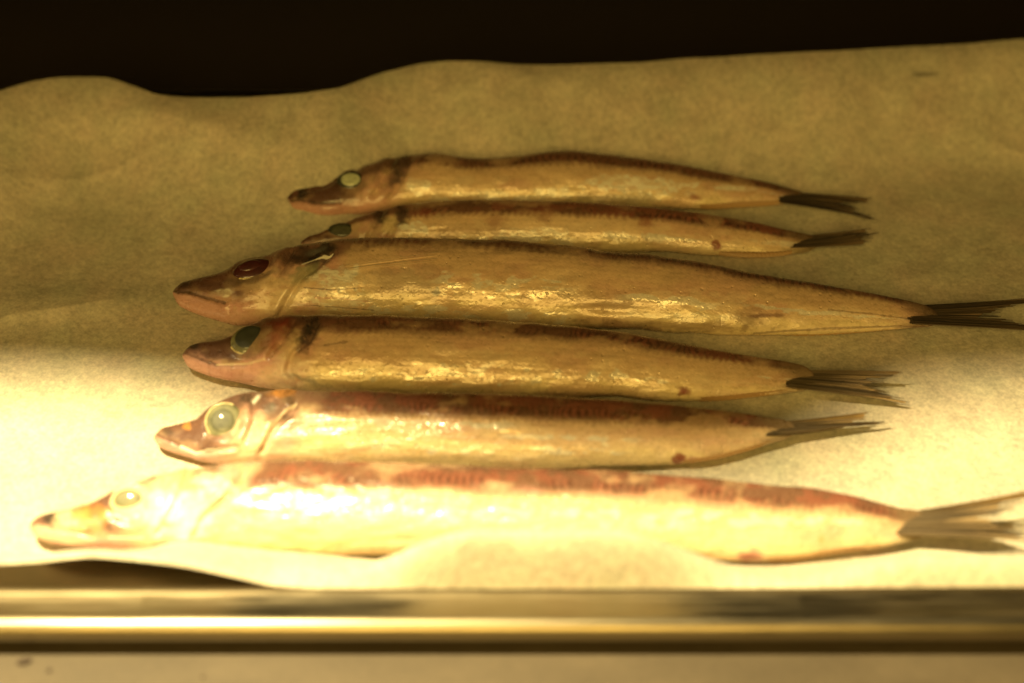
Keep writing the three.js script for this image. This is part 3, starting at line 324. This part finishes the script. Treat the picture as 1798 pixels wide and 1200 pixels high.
const fishes = [
  { seed: 11, label: 'small fish with a clouded pale eye, lying at the dark end of the tray', bar: 13, backEdge: 0.52, backSlope: 0.0, redBack: 0.25, gillX: 715, crown: 1, blunt: 12,
    back: [[505, 349], [518, 341], [540, 336], [570, 329], [590, 317], [605, 304], [625, 297], [650, 288], [680, 280], [720, 274], [760, 270], [800, 275], [840, 278], [880, 276], [920, 272], [960, 267], [1000, 265], [1050, 270], [1100, 275], [1150, 282], [1200, 290], [1250, 300], [1300, 310], [1350, 320], [1390, 331], [1425, 341]],
    belly: [[505, 360], [518, 370], [545, 376], [580, 380], [620, 378], [660, 376], [700, 370], [760, 366], [900, 365], [1050, 366], [1150, 365], [1230, 367], [1300, 362], [1350, 360], [1400, 357], [1425, 355]],
    mouth: [[505, 354], [530, 352], [560, 358], [600, 358]], gills: [[[690, 285], [676, 310], [660, 345]], [[722, 282], [705, 320], [690, 345]]],
    eye: { x: 617, y: 317, r: 24, iris: 'dark', lens: 'cloud', pupil: [0.0, 0.0, 0.72], flat: 0.78, ring: 0.05, ringMat: 'dark', out: 0.0001 },
    bumps: [[760, 285, 40, 30, 0.0004]],
    silverBand: [[760, 960, -0.75, 0.25, 0.8], [1230, 1400, 0.15, 0.2, 0.35]],
    marks: [[617, 317, 34, 24, 0, 'dark', 0.55, 0.6], [570, 345, 50, 12, 0.1, 'snout', 0.6, 0.6], [690, 315, 8, 24, 0.5, 'back', 0.6, 0.6], [530, 340, 9, 7, 0, 'dark', 0.9, 0.4], [704, 298, 12, 30, 0.35, 'dark', 0.85, 0.45], [668, 295, 10, 22, 0.3, 'snout', 0.7, 0.5], [640, 362, 42, 12, -0.15, 'pink', 0.55, 0.5], [735, 333, 22, 14, 0, 'white', 0.9, 0.25, 0.35], [1115, 327, 92, 15, 0.03, 'white', 0.92, 0.18, 0.35], [965, 341, 26, 8, 0, 'white', 0.8, 0.3, 0.35], [850, 344, 48, 6, 0, 'silver', 0.7, 0.4, 0.35], [1207, 338, 10, 7, 0, 'silver', 0.7, 0.4, 0.3], [1218, 346, 9, 6, 0, 'red', 0.7, 0.5], [1080, 350, 70, 8, 0, 'grey', 0.6, 0.5], [1300, 330, 36, 4, 0.05, 'silver', 0.7, 0.4, 0.3], [1385, 342, 22, 10, 0.2, 'pink', 0.4, 0.5]],
    lines: [[[[510, 353], [530, 352], [560, 358], [600, 358]], 3, 'dark', 0.6]],
    tail: { root: [[1405, 336], [1408, 358]], edge: [[1535, 346, 0.004], [1525, 353, 0.003], [1485, 360, 0.003], [1520, 372, 0.002], [1548, 386, 0.002]], color: [0.24, 0.165, 0.09], n: 20, split: 0.7 },
    fins: [{ name: 'anal_fin', root: [[1225, 361], [1380, 354]], edge: [[1275, 365], [1405, 356]], n: 34, width: 2.4, split: 0.96, thick: 0.00008, color: [0.46, 0.30, 0.15], through: 0.45, out: 0.0004 }] },
  { seed: 23, label: 'slim brown fish with its snout hidden, squeezed behind the largest fish', bar: 13, backEdge: 0.34, backSlope: 0.15, redBack: 0.7, gillX: 705, crown: 1, blunt: 14,
    back: [[528, 422], [540, 416], [560, 410], [580, 400], [600, 392], [640, 378], [680, 366], [720, 358], [760, 353], [860, 351], [1000, 354], [1100, 360], [1200, 370], [1300, 385], [1380, 402], [1442, 416]],
    belly: [[528, 431], [545, 432], [580, 432], [620, 432], [700, 437], [800, 438], [900, 439], [1000, 441], [1080, 443], [1150, 441], [1250, 449], [1330, 450], [1400, 446], [1442, 436]],
    mouth: [[528, 428], [560, 425], [590, 425]], gills: [[[672, 372], [660, 395], [650, 415]], [[712, 366], [700, 395], [685, 415]]],
    eye: { x: 601, y: 404, r: 25, iris: 'dark', lens: 'green', pupil: [0, -0.05, 0.75], flat: 0.62, ring: 0.05, ringMat: 'green' },
    silverBand: [[780, 1010, -0.6, 0.2, 0.75], [1050, 1230, -0.35, 0.14, 0.8]],
    marks: [[668, 382, 16, 18, 0.3, 'dark', 0.85, 0.4], [704, 380, 13, 18, 0.4, 'dark', 0.85, 0.4], [686, 398, 9, 16, 0.5, 'belly', 0.8, 0.4], [724, 405, 24, 11, -0.2, 'white', 0.92, 0.25, 0.35], [930, 414, 56, 10, -0.08, 'white', 0.8, 0.35, 0.35], [1090, 418, 38, 8, 0, 'silver', 0.7, 0.4, 0.35], [1150, 419, 30, 7, 0, 'silver', 0.7, 0.4, 0.35], [1253, 432, 11, 9, 0, 'red', 0.95, 0.3], [1133, 390, 12, 10, 0, 'red', 0.6, 0.6], [870, 395, 16, 12, 0, 'red', 0.45, 0.6], [750, 378, 12, 10, 0, 'red', 0.5, 0.6], [955, 385, 12, 9, 0, 'red', 0.4, 0.6], [1370, 424, 40, 5, 0.05, 'silver', 0.6, 0.4, 0.3]],
    lines: [[[[1050, 434], [1150, 433], [1240, 433]], 2.5, 'belly', 0.6]],
    tail: { root: [[1425, 414], [1428, 437]], edge: [[1535, 399, 0.004], [1532, 402, 0.004], [1500, 412, 0.003], [1552, 410, 0.003], [1520, 424, 0.003]], color: [0.24, 0.165, 0.09], n: 20, split: 0.7 },
    fins: [{ name: 'anal_fin', root: [[1262, 443], [1390, 440]], edge: [[1305, 447], [1420, 438]], n: 34, width: 2.4, split: 0.96, thick: 0.00008, color: [0.46, 0.30, 0.15], through: 0.45, out: 0.0004 }] },
  { seed: 37, label: 'largest fish with a sunken dark red eye and silver shoulder plate', bar: 15, backEdge: 0.80, backSlope: -0.02, redBack: 0.3, gillX: 590, crown: 0.9, blunt: 18,
    back: [[303, 503], [315, 497], [340, 490], [370, 483], [400, 472], [415, 457], [440, 448], [480, 442], [520, 430], [560, 425], [600, 420], [650, 417], [720, 417], [800, 418], [880, 421], [960, 427], [1020, 432], [1060, 440], [1120, 445], [1200, 455], [1260, 466], [1320, 478], [1400, 492], [1480, 505], [1550, 518], [1600, 528], [1650, 542]],
    belly: [[303, 525], [315, 537], [340, 549], [380, 562], [423, 571], [460, 570], [500, 566], [560, 562], [640, 561], [800, 565], [900, 570], [1000, 575], [1100, 576], [1200, 584], [1300, 588], [1400, 588], [1450, 586], [1550, 580], [1650, 573]],
    mouth: [[303, 512], [335, 512], [370, 524], [400, 532]], gills: [[[512, 440], [500, 470], [485, 495]], [[582, 448], [560, 470], [535, 490], [515, 520], [500, 550]]],
    eye: { x: 446, y: 468, r: 36, iris: 'blood', lens: 'blood', pupil: [-0.1, 0.1, 0.55], flat: 0.62, rot: 0.35, ring: 0.10, ringMat: 'gold', arc: [Math.PI * 1.22, Math.PI * 1.95], out: -0.0002, turn: 0.1 },
    bumps: [[598, 512, 46, 30, 0.0011], [545, 448, 34, 16, -0.0005], [1060, 545, 90, 9, -0.0005]],
    silverBand: [[760, 1010, -0.15, 0.30, 0.72], [1080, 1260, -0.2, 0.22, 0.70], [1300, 1480, -0.05, 0.16, 0.62], [640, 1000, -0.75, 0.2, 0.5], [1480, 1630, -0.2, 0.13, 0.5]],
    marks: [[560, 452, 34, 20, -0.2, 'dark', 0.8, 0.4], [400, 500, 60, 14, -0.3, 'snout', 0.5, 0.6], [480, 500, 50, 16, -0.35, 'pale', 0.6, 0.6], [430, 540, 60, 14, 0.2, 'pink', 0.5, 0.6], [520, 455, 9, 26, 0.35, 'snout', 0.75, 0.5], [450, 486, 44, 6, -0.3, 'dark', 0.5, 0.6], [575, 505, 12, 40, 0.5, 'pink', 0.4, 0.6], [340, 500, 34, 12, -0.25, 'snout', 0.75, 0.5], [325, 497, 10, 9, 0, 'dark', 0.6, 0.5], [545, 448, 40, 15, -0.2, 'dark', 0.85, 0.35], [555, 440, 14, 6, -0.2, 'grey', 0.6, 0.5], [542, 480, 30, 11, -0.5, 'green', 0.8, 0.4], [506, 470, 9, 26, 0.3, 'snout', 0.5, 0.5], [590, 472, 18, 24, 0.6, 'pink', 0.55, 0.5], [602, 492, 40, 20, 0.05, 'white', 0.92, 0.25, 0.40], [585, 525, 62, 18, 0.02, 'white', 0.75, 0.35, 0.40], [395, 513, 14, 6, -0.1, 'white', 0.7, 0.4, 0.3], [470, 520, 30, 18, 0, 'pink', 0.35, 0.6], [500, 530, 60, 20, -0.3, 'pale', 0.7, 0.5], [385, 545, 60, 12, 0.25, 'jaw', 0.6, 0.5], [768, 514, 13, 8, -0.4, 'grey', 0.85, 0.3], [715, 500, 60, 26, 0, 'grey', 0.40, 0.6], [1050, 530, 90, 14, 0.2, 'snout', 0.35, 0.5], [980, 520, 60, 14, 0.2, 'flank', 0.6, 0.5], [1310, 558, 26, 16, 0, 'snout', 0.45, 0.5], [1335, 552, 30, 4, 0, 'back', 0.7, 0.4], [1190, 555, 90, 6, 0.02, 'silver', 0.6, 0.4, 0.35], [1180, 572, 130, 9, 0.02, 'back', 0.55, 0.4], [1610, 545, 30, 18, 0.2, 'pink', 0.30, 0.6], [1640, 556, 14, 22, 0.1, 'dark', 0.6, 0.5]],  // long dark mark low on the belly paints its shaded underside
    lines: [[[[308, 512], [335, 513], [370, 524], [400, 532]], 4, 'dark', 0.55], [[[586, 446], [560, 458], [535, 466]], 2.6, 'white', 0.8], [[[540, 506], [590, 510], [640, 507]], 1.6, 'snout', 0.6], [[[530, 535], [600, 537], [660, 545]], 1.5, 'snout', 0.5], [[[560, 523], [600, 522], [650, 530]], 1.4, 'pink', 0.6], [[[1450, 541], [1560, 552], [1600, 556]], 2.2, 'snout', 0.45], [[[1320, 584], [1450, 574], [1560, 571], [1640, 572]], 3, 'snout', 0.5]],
    tail: { root: [[1628, 534], [1635, 572]], edge: [[1860, 517, 0.004], [1850, 524, 0.003], [1765, 545, 0.003], [1752, 556, 0.003], [1780, 562, 0.003], [1850, 577, 0.002], [1860, 584, 0.002]], color: [0.24, 0.165, 0.09], n: 30, split: 0.8, width: 1.1 },
    fins: [{ name: 'pectoral_fin', root: [[606, 478], [612, 468]], edge: [[770, 462], [775, 446]], n: 4, color: [0.72, 0.56, 0.36], through: 0.2, width: 0.18, thick: 0.00005, out: 0.0001 },
      { name: 'anal_fin', root: [[1360, 580], [1580, 569]], edge: [[1420, 585], [1640, 571]], n: 34, width: 2.4, split: 0.96, thick: 0.00008, color: [0.46, 0.30, 0.15], through: 0.45, out: 0.0004 }] },
  { seed: 41, label: 'fish with a glassy dark eye and red streaked cheek', bar: 12, backEdge: 0.55, backSlope: 0.12, redBack: 0.6, gillX: 560, crown: 1, blunt: 16,
    back: [[320, 614], [330, 608], [350, 602], [385, 598], [405, 590], [420, 576], [440, 566], [470, 559], [500, 554], [560, 552], [640, 553], [720, 555], [800, 559], [880, 563], [960, 569], [1020, 574], [1080, 581], [1150, 593], [1200, 603], [1260, 614], [1320, 625], [1380, 634], [1432, 645]],
    belly: [[320, 634], [330, 644], [360, 657], [400, 668], [440, 676], [480, 684], [540, 690], [640, 692], [800, 694], [900, 696], [1000, 699], [1080, 696], [1150, 703], [1200, 705], [1260, 702], [1330, 695], [1390, 690], [1432, 683]],
    mouth: [[320, 622], [345, 626], [385, 640], [440, 638]], gills: [[[515, 565], [498, 600], [480, 622]], [[556, 572], [545, 600], [520, 620], [512, 650], [530, 672]]],
    eye: { x: 440, y: 593, r: 33, iris: 'pale', lens: 'dark', pupil: [0.05, 0.04, 0.80], flat: 0.84, rot: 0.45, ring: 0.08, ringMat: 'gold', arc: [Math.PI * 1.0, Math.PI * 2.0] },
    bumps: [[545, 585, 16, 28, -0.0004]],
    silverBand: [[560, 760, -0.45, 0.28, 0.55], [740, 1000, -0.4, 0.30, 0.62], [1000, 1190, -0.35, 0.22, 0.5], [1300, 1420, 0.1, 0.12, 0.5]],
    marks: [[440, 592, 38, 32, -0.4, 'dark', 0.45, 0.6], [560, 560, 26, 8, 0, 'back', 0.7, 0.5], [500, 570, 20, 14, 0.3, 'red', 0.5, 0.6], [380, 612, 40, 14, -0.1, 'snout', 0.6, 0.5], [338, 609, 12, 8, 0.3, 'dark', 0.85, 0.4], [490, 590, 14, 44, 0.45, 'red', 0.65, 0.5], [470, 635, 46, 14, -0.35, 'pink', 0.75, 0.5], [360, 640, 50, 14, 0.35, 'jaw', 0.7, 0.5], [420, 662, 60, 10, 0.15, 'red', 0.35, 0.6], [520, 648, 34, 26, 0, 'pale', 0.75, 0.5], [516, 600, 14, 22, 0.4, 'belly', 0.6, 0.5], [546, 586, 17, 32, 0.3, 'dark', 0.95, 0.35], [516, 575, 10, 20, 0.4, 'back', 0.7, 0.5], [525, 560, 18, 8, 0, 'snout', 0.6, 0.5], [590, 610, 50, 22, 0, 'pink', 0.28, 0.6], [785, 650, 20, 8, -0.2, 'white', 0.7, 0.4, 0.35], [850, 648, 26, 7, -0.3, 'white', 0.65, 0.4, 0.35], [1198, 684, 12, 8, 0, 'red', 0.9, 0.35], [1410, 682, 14, 5, -0.6, 'white', 0.6, 0.4, 0.3], [530, 665, 40, 5, 0.25, 'grey', 0.6, 0.5], [1060, 697, 100, 7, 0.03, 'back', 0.5, 0.5]],  // last mark paints the contact shadow below the belly
    lines: [[[[324, 618], [345, 626], [385, 640]], 4, 'snout', 0.7], [[[385, 640], [440, 638], [470, 630]], 3, 'pale', 0.6], [[[575, 606], [612, 600]], 3, 'snout', 0.5], [[[1190, 667], [1300, 668], [1395, 682]], 2.5, 'pale', 0.5]],
    tail: { root: [[1412, 648], [1418, 684]], edge: [[1596, 652, 0.004], [1560, 662, 0.003], [1552, 676, 0.003], [1545, 686, 0.003], [1570, 697, 0.002], [1602, 706, 0.002]], color: [0.50, 0.36, 0.19], n: 24, split: 0.62 },
    fins: [{ name: 'anal_fin', root: [[1215, 696], [1380, 684]], edge: [[1265, 699], [1410, 685]], n: 34, width: 2.4, split: 0.96, thick: 0.00008, color: [0.46, 0.30, 0.15], through: 0.45, out: 0.0004 }] },
  { seed: 53, label: 'fish with a round green eye ringed in gold and a reddish back', bar: 12, backEdge: 0.36, backSlope: 0.08, redBack: 0.8, gillX: 545, crown: 0.7, blunt: 16,
    back: [[270, 760], [282, 752], [310, 745], [340, 737], [365, 716], [390, 701], [430, 691], [480, 686], [520, 686], [600, 686], [700, 688], [800, 689], [880, 692], [960, 695], [1050, 700], [1130, 706], [1200, 713], [1280, 722], [1350, 732], [1398, 739]],
    belly: [[270, 778], [282, 786], [303, 794], [330, 803], [360, 812], [400, 816], [450, 815], [520, 813], [650, 812], [750, 816], [850, 822], [950, 823], [1100, 818], [1190, 815], [1250, 806], [1320, 789], [1360, 777], [1398, 767]],
    mouth: [[270, 764], [290, 768], [320, 781], [350, 794], [420, 784]], gills: [[[446, 700], [452, 735], [440, 770]], [[520, 706], [515, 722], [490, 745], [468, 790]]],
    eye: { x: 398, y: 735, r: 33, iris: 'pale', lens: 'green', pupil: [-0.06, -0.02, 0.66], flat: 1, ring: 0.06, ringMat: 'gold', arc: [Math.PI * 0.35, Math.PI * 1.25], turn: 0.4 },
    bumps: [[490, 722, 24, 18, -0.0004], [500, 690, 20, 10, 0.0004]],
    silverBand: [[620, 900, 0.18, 0.16, 0.75], [560, 1100, -0.5, 0.35, 0.35], [880, 1120, -0.1, 0.14, 0.5]],
    marks: [[398, 735, 42, 42, 0, 'snout', 0.6, 0.5], [430, 700, 26, 10, -0.2, 'dark', 0.75, 0.5], [515, 740, 16, 14, 0.5, 'back', 0.6, 0.6], [540, 700, 30, 14, 0, 'back', 0.5, 0.6], [330, 760, 44, 20, -0.2, 'snout', 0.7, 0.5], [298, 757, 10, 8, 0.3, 'dark', 0.6, 0.5], [330, 748, 7, 6, 0, 'orange', 0.7, 0.4], [492, 690, 20, 9, 0, 'orange', 0.9, 0.35], [492, 720, 30, 22, -0.2, 'dark', 0.7, 0.45], [478, 716, 10, 10, 0, 'grey', 0.8, 0.45], [460, 705, 20, 20, 0, 'snout', 0.65, 0.5], [455, 770, 40, 24, -0.4, 'pale', 0.7, 0.5], [505, 768, 24, 22, 0, 'pink', 0.6, 0.5], [335, 795, 50, 10, 0.35, 'jaw', 0.6, 0.5], [540, 795, 40, 8, 0, 'pale', 0.6, 0.5], [640, 775, 130, 30, 0, 'orange', 0.22, 0.7], [450, 698, 8, 4, -0.5, 'white', 0.7, 0.4], [1187, 803, 12, 10, 0.5, 'red', 0.95, 0.35], [1215, 803, 18, 5, -0.1, 'pink', 0.7, 0.5], [1130, 820, 70, 5, 0, 'dark', 0.7, 0.5], [1385, 752, 18, 10, 0, 'back', 0.6, 0.5]],  // thin dark mark at the belly edge paints shade between the fish
    lines: [[[[274, 760], [290, 768], [320, 781]], 4, 'snout', 0.8], [[[322, 783], [350, 795], [370, 788], [420, 782]], 3, 'white', 0.75], [[[522, 706], [500, 725], [486, 745]], 3, 'pale', 0.8], [[[478, 760], [468, 790], [420, 800]], 2.5, 'pale', 0.6], [[[425, 735], [415, 760]], 3, 'pale', 0.5]],
    tail: { root: [[1378, 741], [1384, 768]], edge: [[1536, 724, 0.004], [1530, 730, 0.003], [1520, 738, 0.003], [1565, 741, 0.002], [1480, 752, 0.002]], color: [0.50, 0.36, 0.19], n: 20, split: 0.75 },
    fins: [{ name: 'anal_fin', root: [[1200, 806], [1350, 772]], edge: [[1255, 803], [1385, 768]], n: 34, width: 2.4, split: 0.96, thick: 0.00008, color: [0.46, 0.30, 0.15], through: 0.45, out: 0.0004 }] },
  { seed: 67, label: 'brightly lit fish with an orange snout beside the tray rim', bar: 13, backEdge: 0.44, backSlope: 0.08, redBack: 0.8, gillX: 420, crown: 0.25, blunt: 20,
    back: [[52, 912], [65, 906], [100, 897], [150, 885], [190, 865], [230, 846], [280, 833], [330, 823], [380, 816], [430, 811], [500, 809], [580, 809], [660, 811], [750, 815], [850, 820], [950, 823], [1050, 825], [1150, 832], [1250, 840], [1350, 850], [1430, 858], [1500, 870], [1550, 883], [1590, 893], [1632, 897]],
    belly: [[52, 936], [70, 947], [110, 957], [160, 961], [220, 963], [300, 966], [400, 970], [500, 974], [600, 974], [700, 972], [850, 970], [1000, 970], [1150, 974], [1250, 982], [1330, 986], [1380, 983], [1450, 973], [1550, 960], [1632, 943]],
    mouth: [[52, 918], [90, 922], [130, 930], [170, 940]], gills: [[[330, 828], [318, 880], [290, 930]], [[430, 830], [405, 870], [370, 900], [350, 940]]],
    eye: { x: 236, y: 877, r: 37, iris: 'white', lens: 'pale', pupil: [-0.14, 0.14, 0.70], pflat: 0.8, flat: 0.9, ring: 0.06, ringMat: 'white', turn: 0.35 },
    bumps: [[390, 850, 34, 26, 0.0005], [360, 880, 20, 20, 0.0004]],
    silverBand: [[430, 700, 0.15, 0.4, 0.8], [1170, 1520, 0.15, 0.16, 0.85], [700, 1200, 0.0, 0.5, 0.35]],
    marks: [[240, 850, 50, 10, -0.35, 'snout', 0.5, 0.6], [360, 845, 16, 26, 0.4, 'snout', 0.5, 0.6], [330, 865, 10, 34, 0.3, 'orange', 0.5, 0.6], [415, 850, 20, 16, 0.3, 'back', 0.5, 0.6], [280, 905, 22, 26, 0.3, 'orange', 0.35, 0.6], [88, 909, 15, 9, 0.1, 'dark', 0.95, 0.3], [125, 910, 26, 13, 0.2, 'pale', 0.7, 0.4], [160, 905, 26, 26, 0, 'orange', 0.75, 0.45], [190, 900, 10, 10, 0, 'orange', 0.6, 0.5], [110, 940, 60, 12, 0.15, 'pale', 0.6, 0.5], [162, 930, 8, 5, 0, 'red', 0.6, 0.5], [100, 926, 30, 3, 0.25, 'snout', 0.5, 0.5], [265, 836, 16, 5, -0.3, 'dark', 0.9, 0.35], [300, 850, 40, 28, 0, 'pale', 0.7, 0.5], [310, 845, 26, 18, 0, 'orange', 0.35, 0.6], [320, 900, 60, 36, 0, 'white', 0.8, 0.4], [400, 826, 22, 9, 0.3, 'pink', 0.75, 0.5], [375, 822, 12, 6, 0.2, 'dark', 0.6, 0.5], [385, 850, 34, 14, 0.2, 'white', 0.8, 0.4, 0.3], [308, 916, 16, 4, 0, 'orange', 0.6, 0.5], [1316, 972, 26, 14, 0, 'pink', 0.9, 0.4], [1310, 972, 16, 9, 0, 'red', 0.7, 0.5], [1440, 975, 90, 5, -0.16, 'orange', 0.7, 0.5], [1435, 938, 8, 6, -0.5, 'orange', 0.6, 0.5], [870, 850, 20, 8, 0, 'pale', 0.5, 0.5], [930, 858, 20, 8, 0, 'pink', 0.4, 0.5]],
    lines: [[[[60, 914], [90, 920], [130, 930], [170, 940]], 3, 'snout', 0.55], [[[430, 836], [405, 872], [360, 905]], 4, 'orange', 0.5], [[[200, 940], [260, 940]], 3, 'white', 0.6]],
    tail: { root: [[1608, 898], [1612, 944]], edge: [[1830, 856, 0.008], [1820, 872, 0.006], [1790, 890, 0.006], [1752, 908, 0.006], [1748, 918, 0.006], [1790, 932, 0.006], [1840, 950, 0.006]], color: [0.50, 0.36, 0.19], n: 26, split: 0.6 },
    fins: [{ name: 'anal_fin', root: [[1345, 976], [1540, 953]], edge: [[1420, 975], [1600, 947]], n: 34, width: 2.4, split: 0.96, thick: 0.00008, color: [0.46, 0.30, 0.15], through: 0.45, out: 0.0002 }] },
];
for (const f of fishes) makeFish(f);

// ---------------------------------------------------------------- crumbs
[[42, 1164, 9, 'flat dark crumb on the beige sill before the tray', 2.4], [86, 1179, 5, 'round dark crumb on the beige sill before the tray', 1.2], [356, 1190, 4.5, 'tiny dark speck alone on the beige sill before the tray', 1.0]].forEach(([x, y, r, label, stretch], n) => {
  const g = new THREE.IcosahedronGeometry(r * 0.00006, 3), p = g.attributes.position; for (let i = 0; i < p.count; i++) { const v = new THREE.Vector3().fromBufferAttribute(p, i), k = 0.65 + 0.7 * fbm(v.x * 2600 + n * 9, v.y * 2600 + v.z * 1900, 3); p.setXYZ(i, v.x * k * stretch, v.y * k * 0.5, v.z * k); }
  g.computeVertexNormals(); const c = mesh('crumb', g, new THREE.MeshStandardMaterial({ color: rgb(0.03, 0.017, 0.01), roughness: 0.8 }), scene); c.position.copy(place(x, y, 0.0005)); c.position.y = 0.0005 + r * 0.00003; c.rotation.y = 0.35; c.userData = { label, category: 'crumb', group: 'crumbs on the sill' };
});
// ---------------------------------------------------------------- bulb above the oven mouth, and an added fill lamp
function lampThing(name, label, at, aim) { const g = new THREE.Group(); g.name = numbered(name); g.position.set(...at); g.userData = { label, category: 'lamp' }; scene.add(g); if (aim) g.lookAt(...aim); return g; }
{
  const g = lampThing('hood_lamp', 'small warm bulb in a dark collar above the oven mouth', HOOD.at), r = 0.02 * HOOD.radius + 0.0015;
  mesh('bulb', new THREE.SphereGeometry(r, 24, 16), new THREE.MeshStandardMaterial({ color: 0x000000, emissive: rgb(...HOOD.color), emissiveIntensity: 6 }), g);
  mesh('collar', new THREE.LatheGeometry([[0.008, 0.012], [0.016, 0.013], [0.020, 0.020], [0.020, 0.045], [0.0001, 0.046]].map(([x, y]) => new THREE.Vector2(x, y)), 32), enamel, g);
  const p = new THREE.PointLight(rgb(...HOOD.color), HOOD.power); p.shadow.radius = HOOD.radius; p.castShadow = true; p.name = 'hood_light'; g.add(p);
}
{
  const g = lampThing('fill_lamp', 'added square fill lamp behind the camera facing the oven', FILL.at, [0, 0.0, -0.03]);
  mesh('housing', new RoundedBoxGeometry(FILL.size + 0.03, FILL.size + 0.03, 0.03, 3, 0.008).translate(0, 0, -0.017), new THREE.MeshStandardMaterial({ color: rgb(0.5, 0.48, 0.44), roughness: 0.5 }), g);
  mesh('diffuser', new THREE.PlaneGeometry(FILL.size, FILL.size), new THREE.MeshStandardMaterial({ color: 0x000000, emissive: rgb(...FILL.color), emissiveIntensity: 1 }), g);
  const l = new THREE.RectAreaLight(rgb(...FILL.color), FILL.power, FILL.size, FILL.size); l.position.set(0, 0, 0.003); l.rotation.y = Math.PI; l.name = 'fill_light'; g.add(l);
}
renderer.render(scene, camera);
